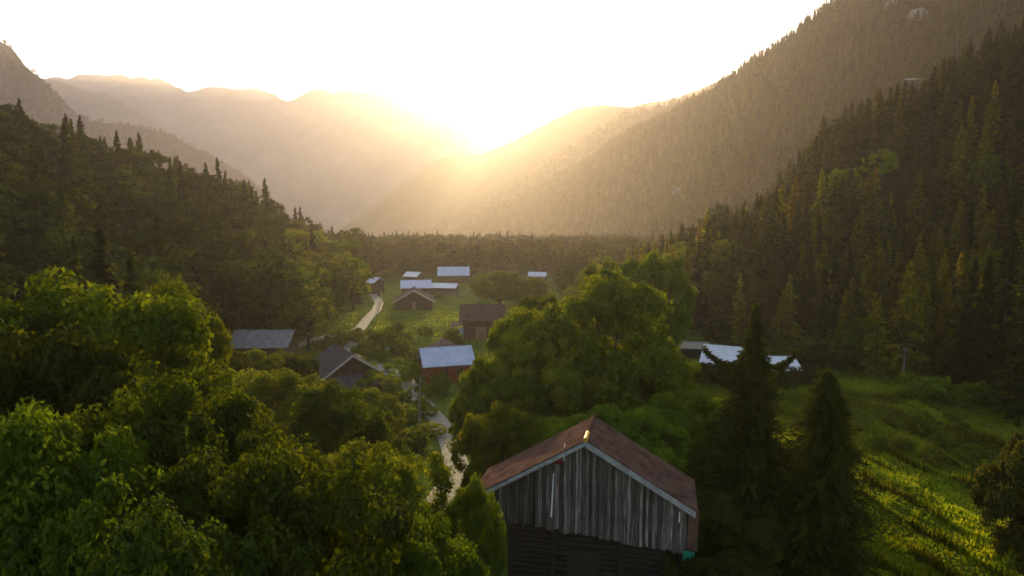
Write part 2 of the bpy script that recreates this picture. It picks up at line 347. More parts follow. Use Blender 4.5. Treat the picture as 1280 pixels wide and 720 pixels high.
mountain('left_mountain', [(-420, -220, 1260), (-200, -110, 1330), (-60, 0, 1400), (0, 50, 1400), (14, 58, 1407), (32, 82, 1414), (52, 96, 1428), (75, 120, 1456), (98, 143, 1470), (130, 151, 1512), (172, 154, 1540), (215, 168, 1582), (255, 188, 1624), (290, 208, 1680), (325, 234, 1736), (350, 256, 1792), (372, 280, 1847), (400, 305, 1889)],
         4, (.55, -1), 0.55, M['haze_rock'], 'dim haze-blue mountain flank on the left', gully=0.35, gl=120, crest_noise=3, nu=360, nv=80, seed=6)
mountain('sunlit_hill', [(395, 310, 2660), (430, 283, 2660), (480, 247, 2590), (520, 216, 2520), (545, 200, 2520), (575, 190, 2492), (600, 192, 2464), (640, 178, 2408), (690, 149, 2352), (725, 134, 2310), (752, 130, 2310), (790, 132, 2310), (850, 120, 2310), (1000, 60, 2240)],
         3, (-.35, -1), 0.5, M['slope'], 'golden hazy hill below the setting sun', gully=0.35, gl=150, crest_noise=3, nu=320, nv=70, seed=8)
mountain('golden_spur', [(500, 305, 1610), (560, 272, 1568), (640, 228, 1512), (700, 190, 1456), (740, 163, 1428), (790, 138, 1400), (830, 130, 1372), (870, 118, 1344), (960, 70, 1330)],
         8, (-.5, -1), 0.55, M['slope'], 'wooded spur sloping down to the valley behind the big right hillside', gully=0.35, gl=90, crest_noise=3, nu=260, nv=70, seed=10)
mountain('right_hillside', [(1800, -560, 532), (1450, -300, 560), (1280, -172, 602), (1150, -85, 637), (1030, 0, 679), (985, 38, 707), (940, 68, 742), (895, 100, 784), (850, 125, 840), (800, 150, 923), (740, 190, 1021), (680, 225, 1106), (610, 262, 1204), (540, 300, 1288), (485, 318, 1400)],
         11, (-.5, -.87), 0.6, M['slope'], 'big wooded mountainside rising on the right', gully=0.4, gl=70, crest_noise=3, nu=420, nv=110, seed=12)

# ------------------------------------------------------------------ leaf clouds and trees
def unit(v): return v / np.maximum(np.linalg.norm(v, axis=1), 1e-9)[:, None]
def quads(p, nrm, size, aspect=0.55, tan=None, g=rng):
    n = len(p); nrm = unit(nrm)
    t = g.normal(size=(n, 3)) if tan is None else tan + 0.0
    t = unit(t - nrm * (t * nrm).sum(1)[:, None]); b = np.cross(nrm, t)
    s = size[:, None] if isinstance(size, np.ndarray) else size
    v = np.stack([p - t * s, p + b * s * aspect - t * s * .1 - nrm * s * .12, p + t * s, p - b * s * aspect - t * s * .1 - nrm * s * .12], 1).reshape(-1, 3)
    return v, np.arange(n * 4).reshape(-1, 4)
def broadleaf_arrays(seed, Ht, R, base=0.22, nl=12, nc=14, lpc=60, leaf=0.2, top=1.0, squash=0.8, lobe=0.42, clr=0.17):
    g = np.random.default_rng(seed)
    zc = Ht * (base + (1 - base) * 0.5); rz = Ht * (1 - base) * 0.5
    lc = [np.array([0, 0, Ht - rz * 0.45 * top])]; k = 0
    while len(lc) < nl and k < 4000:
        k += 1
        d = unit(g.normal(size=(1, 3)))[0] * (0.45 + 0.3 * g.random())
        p = np.array([d[0] * R, d[1] * R, zc + d[2] * rz])
        if d[2] < -0.45: continue
        if all(np.linalg.norm((p - q) / [R, R, rz]) > 0.42 for q in lc) or k > 2000: lc.append(p)
    P_, N_, C_ = [], [], []
    for q in lc:
        lr = R * lobe * (0.8 + 0.45 * g.random())
        d = unit(g.normal(size=(nc, 3)) + unit((q - [0, 0, zc - rz * .3])[None])[0] * 0.75 + [0, 0, .25])
        cc = q + d * lr * np.array([1, 1, squash]) * (0.75 + 0.4 * g.random((nc, 1)))
        for c, dd in zip(cc, d):
            cr = R * clr * (0.65 + 0.8 * g.random()); m = int(lpc * (0.6 + 0.8 * g.random()))
            e_ = unit(g.normal(size=(m, 3)) + dd * 0.45); rr = cr * (0.45 + 0.6 * g.random((m, 1)))
            P_.append(c + e_ * rr * np.array([1, 1, .72])); N_.append(e_ * 0.8 + np.array([0, 0, .5]) + g.normal(size=(m, 3)) * 0.45)
            C_.append(np.clip(g.random() * 0.6 + g.random(m) * 0.4, 0, 1))
    Pn = np.concatenate(P_); Nn = np.concatenate(N_); Cn = np.concatenate(C_)
    v, f = quads(Pn, Nn, leaf * (0.6 + 0.7 * g.random(len(Pn))), g=g)
    return v, f, Cn, lc
def broadleaf(seed, Ht, R, mat, trunk_r=None, base=0.22, **k):
    v, f, c, lc = broadleaf_arrays(seed, Ht, R, base=base, **k)
    crown = mesh_np('crown', v, f, mat, {'rnd': c})
    tr = trunk_r or Ht * 0.022; st = random.getstate(); random.seed(seed); mb = MB()
    fork = Ht * (base + 0.12)
    mb.tube([(0, 0, -0.6), (0.02 * Ht * .2, 0, fork * .5), (0.0, 0.03, fork), (0, 0, Ht * .72)], [tr * 1.35, tr, tr * .8, tr * .2], 9)
    for q in lc:
        s = Vector((0, 0, fork * (0.7 + 0.5 * random.random()))); q = Vector(q)
        mid = s.lerp(q, .5) + Vector((0, 0, -0.05 * Ht * random.random()))
        mb.tube([s, mid, q], [tr * .5, tr * .33, tr * .1], 6)
    random.setstate(st)
    return crown, mb.mesh('trunk', M['bark'], True)
def conifer_arrays(seed, Ht, R, nb=120, per=6, size=0.3, base=0.06, droop=0.35, power=0.85, irregular=0.35, aspect=0.5):
    g = np.random.default_rng(seed)
    t = base + (1 - base) * (np.arange(nb) + g.random(nb)) / nb; t = np.minimum(t ** 1.05, 0.995)
    az = g.random(nb) * 2 * np.pi; rad = R * (1 - t) ** power * (1 - irregular + 2 * irregular * g.random(nb)) + 0.02 * R
    rr = (np.arange(per)[None] + g.random((nb, per))) / per * 0.92 + 0.1
    ca, sa = np.cos(az)[:, None], np.sin(az)[:, None]; side = (g.random((nb, per)) - .5) * 0.34 * rad[:, None] * (1.2 - rr)
    x = ca * rr * rad[:, None] - sa * side; y = sa * rr * rad[:, None] + ca * side
    z = t[:, None] * Ht - droop * rad[:, None] * rr * (1.25 - 0.45 * rr) + g.normal(size=(nb, per)) * 0.05 * R
    p = np.stack([x, y, z], 2).reshape(-1, 3); p[:, 2] = np.minimum(p[:, 2], Ht)
    out = np.repeat(np.stack([ca[:, 0], sa[:, 0], -np.full(nb, droop)], 1), per, 0)
    tan = out + g.normal(size=out.shape) * 0.35
    nrm = np.array([0, 0, 1.0]) + out * 0.25 + g.normal(size=out.shape) * 0.55
    sz = size * (0.6 + 0.7 * g.random(len(p))) * (0.45 + 0.75 * np.repeat((1 - t), per) ** .5)
    v, f = quads(p, nrm, sz, aspect, tan, g)
    # the leader
    k = max(6, nb // 12); zt = Ht * (0.93 + 0.09 * g.random(k)); pt = np.stack([g.normal(size=k) * .02 * R, g.normal(size=k) * .02 * R, zt], 1)
    v2, f2 = quads(pt, np.stack([g.normal(size=k), g.normal(size=k), g.normal(size=k) * .1], 1), np.full(k, size * .5), .35, np.tile([0, 0, 1.0], (k, 1)), g)
    c = np.concatenate([np.clip(np.repeat(g.random(nb) * .6, per) + g.random(nb * per) * .4, 0, 1), g.random(k)])
    return np.concatenate([v, v2]), np.concatenate([f, f2 + len(v)]), c
def conifer(seed, Ht, R, mat, **k):
    v, f, c = conifer_arrays(seed, Ht, R, **k)
    mb = MB(); tr = Ht * 0.014
    mb.tube([(0, 0, -0.8), (0, 0, Ht * .5), (0, 0, Ht * .97)], [tr * 1.3, tr * .7, tr * .08], 8)
    return mesh_np('crown', v, f, mat, {'rnd': c}), mb.mesh('trunk', M['bark'], True)

def plant_tree(name, meshes, x, y, ztop=None, Ht0=10.0, R0=None, R=None, label='', cat='tree', group=None, height=None, rz=None, sink=0.15):
    gz = H1(x, y)
    if height is None: height = ztop - gz
    s = height / Ht0; sr = s if R is None else R / R0
    root = bpy.data.objects.new(name, None); col.objects.link(root); root.empty_display_size = .3
    root.location = (x, y, gz - sink); root.rotation_euler = (0, 0, random.random() * 6.28 if rz is None else rz)
    root.scale = (sr, sr, s); tag(root, label, cat, group)
    for nm, me in zip(('crown', 'trunk'), meshes): obj(nm, me, root)
    return root
def remat(meshes, mat):
    c = meshes[0].copy(); c.materials.clear(); c.materials.append(mat); return (c, meshes[1])

# high detail crowns for the trees close to the camera (10 m high, 5 m radius units)
NEAR = [broadleaf(100 + i, 10, 5, M['leaf_near'], nl=17, nc=17, lpc=230, leaf=0.115, clr=0.15, lobe=0.36, base=0.12) for i in range(4)]
MIDB = [broadleaf(200 + i, 10, 5, M['leaf_mid'], nl=26, nc=16, lpc=140, leaf=0.14, clr=0.12, lobe=0.28, base=0.06) for i in range(3)]
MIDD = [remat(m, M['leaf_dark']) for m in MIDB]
MIDG = [remat(m, M['leaf_yellow_lit']) for m in MIDB]
near = [ # px, top py, depth, radius, mesh, material key, label
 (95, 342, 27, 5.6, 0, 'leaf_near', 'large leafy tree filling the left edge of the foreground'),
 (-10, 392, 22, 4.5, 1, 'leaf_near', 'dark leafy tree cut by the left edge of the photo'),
 (226, 352, 36, 2.7, 2, 'leaf_yellow_lit', 'loose golden-rimmed tree in front of the grey curved roof'),
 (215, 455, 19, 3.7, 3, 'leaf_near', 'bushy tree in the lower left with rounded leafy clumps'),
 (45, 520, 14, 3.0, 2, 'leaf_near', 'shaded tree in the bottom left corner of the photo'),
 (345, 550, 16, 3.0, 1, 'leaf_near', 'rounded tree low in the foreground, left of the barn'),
 (190, 635, 11.5, 2.2, 0, 'leaf_dark', 'low tree crown at the very bottom left of centre'),  # darker leaf copy puts the corner's shade into this crown's colour
 (322, 438, 66, 3.4, 2, 'leaf_yellow_lit', 'yellow-green tree right below the grey tin roof'),
 (350, 437, 76, 2.6, 0, 'leaf_yellow_lit', 'small sunlit tree covering the right wall of the grey-roofed house'),
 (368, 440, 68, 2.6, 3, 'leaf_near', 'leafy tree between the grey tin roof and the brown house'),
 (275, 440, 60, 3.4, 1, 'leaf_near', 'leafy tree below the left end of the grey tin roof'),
 (400, 486, 60, 3.0, 1, 'leaf_yellow_lit', 'yellow-green tree below the left half of the brown house'),
 (462, 488, 58, 2.9, 2, 'leaf_yellow_lit', 'yellow-green tree below the porch corner of the brown house'),
 (345, 458, 48, 4.6, 3, 'leaf_yellow_lit', 'yellow-green tree just in front of the brown hipped house'),
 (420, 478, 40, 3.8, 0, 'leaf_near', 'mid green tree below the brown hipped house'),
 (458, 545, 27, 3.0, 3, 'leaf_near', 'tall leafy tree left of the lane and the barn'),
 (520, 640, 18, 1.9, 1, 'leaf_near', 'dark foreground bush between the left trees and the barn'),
 (592, 592, 26, 1.25, 2, 'leaf_yellow_lit', 'bright bush touching the barn eave on its left'),
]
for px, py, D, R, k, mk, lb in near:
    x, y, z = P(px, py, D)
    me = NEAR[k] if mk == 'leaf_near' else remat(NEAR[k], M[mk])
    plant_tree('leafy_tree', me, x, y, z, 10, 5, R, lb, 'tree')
central = [
 (748, 326, 54, 6.9, 0, MIDB, 'huge spreading broadleaf tree rising behind the barn'),
 (652, 372, 56, 3.9, 2, MIDB, 'rounded shoulder tree at the upper left of the huge central tree'),
 (624, 436, 51, 3.5, 1, MIDB, 'tree spreading towards the lane, left of the huge central tree'),
 (692, 372, 52, 4.6, 1, MIDB, 'rounded tree on the left flank of the huge central tree'),
 (808, 408, 56, 4.5, 2, MIDB, 'broad tree on the right flank of the huge central tree'),
 (815, 300, 84, 5.6, 1, MIDB, 'rounded green tree behind the huge central tree at the forest edge'),
 (762, 318, 88, 4.4, 2, MIDB, 'smaller sunlit tree left of the rounded one at the forest edge'),
 (690, 355, 64, 4.6, 0, MIDG, 'sunlit yellow-green crown behind the left of the huge central tree'),
 (700, 505, 41, 3.6, 1, MIDB, 'dark tree directly behind the barn roof, left of its ridge'),
 (800, 500, 40, 4.0, 0, MIDB, 'dark tree directly behind the right slope of the barn roof'),
 (868, 478, 42, 3.6, 2, MIDB, 'dark leafy tree between the barn and the tall spruce'),
 (632, 452, 50, 4.2, 0, MIDB, 'dense tree overhanging the right side of the lane'),
 (625, 335, 158, 6.4, 2, MIDG, 'round golden-green tree in the middle of the village'),
 (663, 342, 150, 4.0, 1, MIDG, 'small golden tree right of the round village tree'),
 (628, 492, 40, 2.8, 2, MIDB, 'small added tree shading the barn roof from just left behind'),  # added to keep the low sun off the barn's left roof slope
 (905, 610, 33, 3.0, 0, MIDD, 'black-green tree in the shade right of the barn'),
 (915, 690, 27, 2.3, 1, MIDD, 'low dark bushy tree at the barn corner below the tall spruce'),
 (1072, 390, 96, 2.9, 1, MIDB, 'bright slender leafy tree at the edge of the right meadow'),
 (1316, 530, 34, 3.0, 1, [remat(m, M['leaf_dry']) for m in MIDB], 'olive-brown tree at the right edge beside the meadow'),
]
for px, py, D, R, k, lib, lb in central:
    x, y, z = P(px, py, D); plant_tree('leafy_tree', lib[k], x, y, z, 10, 5, R, lb, 'tree')

# two near spruces right of the barn
def big_spruce(px, py, D, R, seed, label, **k):
    x, y, z = P(px, py, D); gz = H1(x, y); Ht = z - gz
    arms = k.pop('arms', None); ms = conifer(seed, Ht, R, M['needle'], **k)
    if arms:                                           # long limbs whose tips curve upward
        v, f, c = conifer_arrays(seed, Ht, R, **k); g = np.random.default_rng(seed); pv, pt = [], []
        for az, t, ln in arms:  # azimuth, height share, length
            for q in np.linspace(0.05, 1, 90):
                zq = t * Ht - 0.5 * math.sin(q * 2.6) * ln * .35 + (q ** 3) * ln * .28
                for _ in range(7):
                    w = 0.16 * (1.15 - q) * ln; o = g.normal(size=3) * [w * .5, w * .5, .07]; pv.append([math.cos(az) * q * ln + o[0], math.sin(az) * q * ln + o[1], zq + o[2]]); pt.append([math.cos(az), math.sin(az), .1])
        pv, pt = np.array(pv), np.array(pt); v2, f2 = quads(pv, np.array([0, 0, 1.]) + g.normal(size=pv.shape) * .5, np.full(len(pv), .2), .25, pt + g.normal(size=pt.shape) * .4, g)
        ms = (mesh_np('crown', np.concatenate([v, v2]), np.concatenate([f, f2 + len(v)]), M['needle'], {'rnd': np.concatenate([c, g.random(len(f2))])}), ms[1])
    return plant_tree('spruce_tree', ms, x, y, z, Ht, R, R, label, 'spruce', rz=0)
big_spruce(945, 382, 36, 3.4, 301, 'tall dark spruce with spreading arms in front of the white roof', nb=640, per=46, size=0.27, droop=0.15, irregular=0.5, aspect=0.2, power=1.0, arms=[(0.15, .80, 2.5), (3.0, .81, 2.6), (0.6, .72, 2.7), (2.5, .73, 2.8), (4.6, .77, 2.2), (1.6, .76, 2.1)])
for i_, (px, py, D, R, lb) in enumerate([(1268, 250, 84, 2.9, 'tallest spruce at the right edge of the photo'), (1238, 318, 80, 2.6, 'tall spruce just left of the tallest one at the right edge'), (1212, 372, 82, 2.3, 'narrow spruce at the forest foot near the right edge'), (1292, 300, 70, 2.6, 'big spruce cut by the right edge of the photo')]):
    big_spruce(px, py, D, R, 310 + i_, lb, nb=260, per=16, size=0.42, droop=0.4, aspect=0.3, power=.75)
big_spruce(1035, 462, 34, 2.9, 302, 'broad dark spruce beside the right meadow', nb=640, per=46, size=0.25, droop=0.4, power=0.55, irregular=0.3, aspect=0.2)

# ------------------------------------------------------------------ bushes
BUSH = [broadleaf(400 + i, 3, 2.2, M['leaf_yellow_lit'], nl=9, nc=9, lpc=60, leaf=0.13, base=0.0, clr=0.2, lobe=0.4) for i in range(3)]
BUSHG = [remat(b, M['leaf_mid']) for b in BUSH]; BUSHD = [remat(b, M['leaf_dark']) for b in BUSH]
ORD = ['leftmost', 'second from the left', 'third from the left', 'fourth from the left', 'fifth from the left', 'sixth from the left', 'seventh from the left', 'eighth from the left', 'ninth from the left', 'tenth from the left', 'eleventh from the left', 'twelfth from the left', 'thirteenth from the left', 'fourteenth from the left']
def bushes(spec, lib, base_label, group):
    for k_, (px, py, w) in enumerate(sorted(spec)):
        label = base_label + ', ' + ('rightmost' if k_ == len(spec) - 1 else ORD[k_]) + ' of them'
        x, y = G(px, py); D = y; R = w / 2 / FPX * D
        plant_tree('bush', lib[random.randrange(3)], x, y, None, 3, 2.2, R, label, 'bush', group, height=R * (1.1 + .5 * random.random()))
bushes([(500, 478, 44), (472, 498, 50), (520, 505, 40), (548, 492, 34), (500, 530, 46), (540, 545, 30), (455, 470, 30), (548, 478, 24), (580, 482, 22), (530, 520, 34), (590, 510, 36), (520, 560, 40)],
       BUSHG, 'bush beside the lane below the blue-roofed cabin', 'bushes along the lane below the village')
bushes([(425, 432, 34), (440, 425, 30), (460, 432, 36), (480, 440, 36), (500, 445, 40), (470, 455, 34), (505, 432, 30), (520, 452, 26), (412, 438, 24), (498, 420, 22), (530, 420, 20), (452, 443, 26), (485, 425, 22), (400, 436, 20)],
       BUSH, 'sunlit bush right of the curving lane', 'bushes on the bank beside the lane')
bushes([(563, 428, 26), (572, 432, 18), (622, 440, 22)], BUSH, 'bush on the grass beside the two-storey brown house', 'bushes by the two-storey house')
bushes([(482, 352, 22), (495, 340, 26), (475, 344, 18), (600, 352, 20), (612, 372, 28), (640, 372, 26), (548, 372, 12)], BUSHG, 'green bush among the far village roofs', 'bushes among the far village roofs')
bushes([(990, 465, 60), (1015, 460, 56), (1040, 462, 60), (968, 462, 40)], BUSHD, 'dark bush left of the bright slender tree', 'dark bushes left of the bright slender tree')
bushes([(888, 478, 44), (915, 484, 44), (948, 482, 40), (975, 484, 44), (1000, 480, 40)], BUSHD, 'dark bush below the white tin roofs', 'bushes below the white roofs')
bushes([(1145, 497, 44), (1170, 500, 40), (1195, 503, 36), (1225, 507, 44), (1130, 488, 24), (1255, 512, 46)], BUSHG, 'green bush along the top of the meadow', 'bushes along the top of the meadow')
bushes([(1150, 545, 34), (1178, 560, 40), (1195, 552, 30), (1130, 560, 26), (1215, 575, 36), (1165, 580, 30), (1100, 560, 26), (1230, 600, 34), (1110, 535, 22), (1190, 525, 22), (1205, 540, 20)],
       BUSH, 'low clump of weeds in the furrowed meadow', 'clumps in the right meadow')

# ------------------------------------------------------------------ birch with bare pale trunk
x, y = G(1128, 488)
bc, bt = broadleaf(450, 9, 1.6, M['leaf_dark'], trunk_r=0.08, nl=9, nc=10, lpc=80, leaf=0.14, base=0.4)
bt.materials.clear(); bt.materials.append(M['birch'])
plant_tree('birch_tree', (bc, bt), x, y, None, 9, 1.6, 1.6, 'slim birch with bare pale trunk at the forest foot', 'birch', height=9.5)

# ------------------------------------------------------------------ forests on the near slopes
CON = [conifer(500 + i, 12, [2.3, 1.9, 2.6, 2.1][i], M['needle'], nb=110, per=9, size=0.42, droop=.4) for i in range(4)]
CONG = [remat(c, M['needle_sunlit']) for c in CON]
DEC = [broadleaf(520 + i, 10, 3.6, M['leaf_dark'], nl=10, nc=10, lpc=26, leaf=0.27, base=0.15, clr=0.19) for i in range(4)]
DECG = [remat(c, M['leaf_yellow_lit']) for c in DEC]
DECM = [remat(c, M['leaf_mid']) for c in DEC]
def proj(x, y, z):
    cp, sp = math.cos(PITCH), math.sin(PITCH); dz = z - CAMZ
    f = y * cp - dz * sp; u = y * sp + dz * cp
    return 640 + FPX * x / f, 360 - FPX * u / f
def visible(x, y, z):
    """is a tree top clear of the terrain as seen from the camera"""
    t = np.linspace(0.25, 0.97, 40)
    return bool(np.all(H(x * t, y * t) < CAMZ + (z - CAMZ) * t + 1.0))
def dist_poly(x, y, pts):
    return min(math.hypot(x - p[0], y - p[1]) for p in pts)
road_d = densify(road_pts, 12)
cand = []
def scatter(xr, yr, step, test, kindf, seed):
    g = np.random.default_rng(seed)
    for yy in np.arange(yr[0], yr[1], step):
        for xx in np.arange(xr[0], xr[1], step):
            x = xx + (g.random() - .5) * step * .95; y = yy + (g.random() - .5) * step * .95
            if not test(x, y): continue
            r = kindf(x, y, g)
            if r is None: continue
            kd, h = r; gz = H1(x, y); px, py = proj(x, y, gz + h)
            if px < -90 or px > 1370: continue
            if not visible(x, y, gz + h): continue
            cand.append((h / y, x, y, gz, kd, h, px, py))
def left_test(x, y):
    px, _ = proj(x, y, 0)
    if y < 104: return px < 250 and y > 55
    lim = 452 - max(0, (135 - y)) * 1.6 + max(0, y - 190) * 0.9
    return px < min(lim, 560) and dist_poly(x, y, road_d) > 4.5
def left_kind(x, y, g):
    px, _ = proj(x, y, 0); r = g.random(); edge = px > 345
    if edge and y < 230:
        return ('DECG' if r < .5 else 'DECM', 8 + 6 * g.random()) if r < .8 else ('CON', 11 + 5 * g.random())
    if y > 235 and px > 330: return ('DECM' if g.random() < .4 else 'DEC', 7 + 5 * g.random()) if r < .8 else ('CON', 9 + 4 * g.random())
    return ('CON', 12 + 9 * g.random()) if r < .38 else ('DEC', 11 + 5.5 * g.random())
scatter((-190, 0), (58, 400), 6.0, left_test, left_kind, 1)
def right_foot(x):
    return float(np.interp(x, [28, 34, 46, 60, 80, 140], [128, 108, 93, 82, 66, 30]))
def right_test(x, y):
    if x < 26 or y < right_foot(x): return False
    d = RIGHT_CREST[np.argmin((RIGHT_CREST[:, 0] - x) ** 2 + (RIGHT_CREST[:, 1] - y) ** 2)]
    return y < d[1] + 34
def right_kind(x, y, g):
    r = g.random(); s = 1 - 0.12 * (y > 150)
    if r < .07: return ('DECM', 8 + 3 * g.random())
    return ('CONG' if g.random() < 0.3 + 0.6 * (np.sin((x - y * .5) / 9.0) > .2) else 'CON', (10 + 6.5 * g.random()) * s)  # bands of sunlit-coloured spruces stand in for light catching the crests
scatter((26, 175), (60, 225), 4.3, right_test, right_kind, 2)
def back_test(x, y):
    px, py = proj(x, y, 0)
    return 470 < px < 900 and (y > 225 or (px > 700 and y > 118 and x > 10)) and x < right_foot_x(y)
def right_foot_x(y): return 60 if y < 150 else 400
def back_kind(x, y, g):
    r = g.random()
    return ('DECM' if r < .35 else 'DECG' if r < .6 else 'DEC', 7 + 5 * g.random()) if r < .75 else ('CON', 9 + 5 * g.random())
scatter((-70, 90), (120, 400), 7.0, back_test, back_kind, 3)
cand.sort(key=lambda c: -c[0])
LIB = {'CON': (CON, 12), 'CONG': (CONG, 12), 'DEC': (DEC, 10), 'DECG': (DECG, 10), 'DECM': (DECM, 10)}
cnt = {'spruce': 0, 'leaf': 0}; rest = []
for rk, x, y, gz, kd, h, px, py in cand:
    con = kd.startswith('CON'); key = 'spruce' if con else 'leaf'
    if py > 700 or cnt[key] >= (296 if con else 235): rest.append((x, y, gz, con, h)); continue
    cnt[key] += 1
    side = 'left' if px < 470 else ('right' if px > 860 or (con and px > 700) else 'far')
    if con:
        lb, gp = {'left': ('dark spruce in the dense forest on the left slope', 'spruces of the left forest'),
              'right': ('slender spruce in the dense forest on the right slope', 'spruces of the right forest'),
              'far': ('small spruce in the belt of woods behind the village', 'spruces behind the village')}[side]
    else:
        lit = kd == 'DECG'
        lb, gp = {'left': (('sunlit-toned leafy tree at the edge of the left forest', 'sunlit-toned trees at the edge of the left forest') if lit else ('leafy tree among the spruces of the left forest', 'leafy trees of the left forest')),
              'right': ('leafy tree standing among the spruces of the right forest', 'leafy trees of the right forest'),
              'far': ('small leafy tree in the belt of woods behind the village', 'leafy trees behind the village')}[side]
    tall = 'tall' if h > (15 if con else 13) else ('short' if h < (11.5 if con else 10) else 'medium')
    if side == 'left':
        sky_y = float(np.interp(px, [0, 100, 200, 330, 400, 470], [150, 195, 228, 268, 290, 300])); v = (py - sky_y) / 60
        band = 'on the skyline' if v < .25 else ('just under the skyline' if v < .8 else 'halfway down the slope' if v < 1.8 else 'low on the slope')
        where = 'far left' if px < 110 else 'left of the pointed group' if px < 220 else 'above the grey roof' if px < 340 else 'above the brown house' if px < 420 else 'above the lane'
    elif side == 'right':
        sky_y = float(np.interp(px, [860, 950, 1070, 1180, 1280], [330, 272, 188, 112, 60])); v = (py - sky_y) / 90
        band = 'along the crest' if v < .3 else ('just below the crest' if v < 1 else 'halfway up the slope' if v < 2.1 else 'near the forest foot')
        where = 'above the white roofs' if px < 960 else 'above the dark spruces' if px < 1050 else 'above the bright slender tree' if px < 1110 else 'above the birch' if px < 1180 else 'above the meadow end' if px < 1240 else 'at the right edge'
    else:
        band = 'in the near row' if y < 240 else ('in the middle rows' if y < 300 else 'in the far rows')
        where = 'behind the pale roofs' if px < 600 else 'behind the golden round tree' if px < 690 else 'behind the huge central tree'
    lb = tall + ' ' + ('spruce' if con else ('sunlit-toned leafy tree' if kd == 'DECG' else 'bright leafy tree' if kd == 'DECM' else 'dark leafy tree')) + ' ' + band + ', ' + where + ', ' + {'left': 'left slope', 'right': 'right slope', 'far': 'valley floor'}[side]
    lib, h0 = LIB[kd]
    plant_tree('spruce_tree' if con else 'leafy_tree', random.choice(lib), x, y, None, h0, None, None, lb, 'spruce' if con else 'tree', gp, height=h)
print('forest individuals', cnt, 'rest', len(rest))

def merged_forest(name, pts, protos, label, mat):
    """pts: (x, y, z, proto index, height, width scale)"""
    V, F, C, T = [], [], [], []; off = 0; g = np.random.default_rng(77)
    for x, y, z, k, h, w in pts:
        v, f, c, h0 = protos[k]; a = g.random() * 6.283; ca, sa = math.cos(a), math.sin(a); s = h / h0
        vv = np.empty_like(v); vv[:, 0] = (v[:, 0] * ca - v[:, 1] * sa) * s * w + x; vv[:, 1] = (v[:, 0] * sa + v[:, 1] * ca) * s * w + y; vv[:, 2] = v[:, 2] * s + z
        V.append(vv); F.append(f + off); off += len(v); C.append(c); T.append(np.full(len(f), g.random()))
    me = mesh_np(name, np.concatenate(V), np.concatenate(F), mat, {'rnd': np.concatenate(C), 'tree': np.concatenate(T)})
    return tag(obj(name, me), label, 'forest', kind='stuff')
LOW = []
for i in range(3): v, f, c = conifer_arrays(600 + i, 12, 2.3, nb=42, per=4, size=0.95, droop=.4); LOW.append((v, f, c, 12))
for i in range(2): v, f, c, _ = broadleaf_arrays(610 + i, 9, 3.4, nl=7, nc=6, lpc=7, leaf=0.7, base=0.1); LOW.append((v, f, c, 9))
MIDP = []
for i in range(3): v, f, c = conifer_arrays(620 + i, 12, 2.3, nb=80, per=6, size=0.6, droop=.4); MIDP.append((v, f, c, 12))
for i in range(2): v, f, c, _ = broadleaf_arrays(630 + i, 9, 3.4, nl=9, nc=8, lpc=12, leaf=0.4, base=0.1); MIDP.append((v, f, c, 9))
if rest:
    merged_forest('forest', [(x, y, gz - .2, random.randrange(3) if con else 3 + random.randrange(2), h, 1) for x, y, gz, con, h in rest], MIDP,
                  'farther trees of the forests on both near slopes', M['forest'])
def mountain_forest(name, key, n, seed, label, hh=(9, 14), zmin=2, w=1.0, dec=0.25, mat='forest'):
    X, Y, Z = MOUNT[key]; g = np.random.default_rng(seed); ni, nj = X.shape; pts = []
    i0 = ni // 4                                    # crest row and the front face below it
    A = np.hypot(np.diff(X[:, :-1], axis=0), np.diff(Y[:, :-1], axis=0)) * np.hypot(np.diff(X[:-1], axis=1), np.diff(Y[:-1], axis=1))
    A[:i0 - 4] = 0; px = 640 + FPX * X[:-1, :-1] / Y[:-1, :-1]; A[(px < -60) | (px > 1350) | (Z[:-1, :-1] < valley(Y[:-1, :-1]) + zmin)] = 0
    A = A / np.maximum(Y[:-1, :-1], 100) ** 0.5
    ids = g.choice(A.size, n, p=(A / A.sum()).ravel())
    for q in ids:
        i, j = divmod(q, A.shape[1]); s, t = g.random(), g.random()
        def L_(Q): return (Q[i, j] * (1 - s) + Q[i + 1, j] * s) * (1 - t) + (Q[i, j + 1] * (1 - s) + Q[i + 1, j + 1] * s) * t
        pts.append((L_(X), L_(Y), L_(Z) - .4, g.integers(0, 3) if g.random() > dec else 3 + g.integers(0, 2), hh[0] + (hh[1] - hh[0]) * g.random(), w))
    merged_forest(name, pts, LOW, label, M[mat])
mountain_forest('hillside_forest', 'right_hillside', 15000, 1, 'forest covering the big mountainside on the right', (8, 12), dec=.08)
g_ = np.random.default_rng(31); vp = []
while len(vp) < 2600:
    yy = 400 + 1500 * g_.random() ** 1.3; pxx = g_.uniform(380, 780); xx = (pxx - 640) / FPX * yy; vp.append((xx, yy, H1(xx, yy) - .3, int(g_.integers(0, 3) if g_.random() < .3 else g_.integers(3, 5)), 7 + 5 * g_.random(), 1.2))
merged_forest('valley_forest', vp, LOW, 'hazy woods on the valley floor beyond the village', M['forest'])
mountain_forest('spur_forest', 'golden_spur', 2600, 2, 'hazy forest on the spur behind the big right hillside', (12, 18), w=1.3)
mountain_forest('left_mountain_forest', 'left_mountain', 4200, 3, 'hazy forest on the left mountain flank', (6, 10), w=1.3, mat='haze_forest')

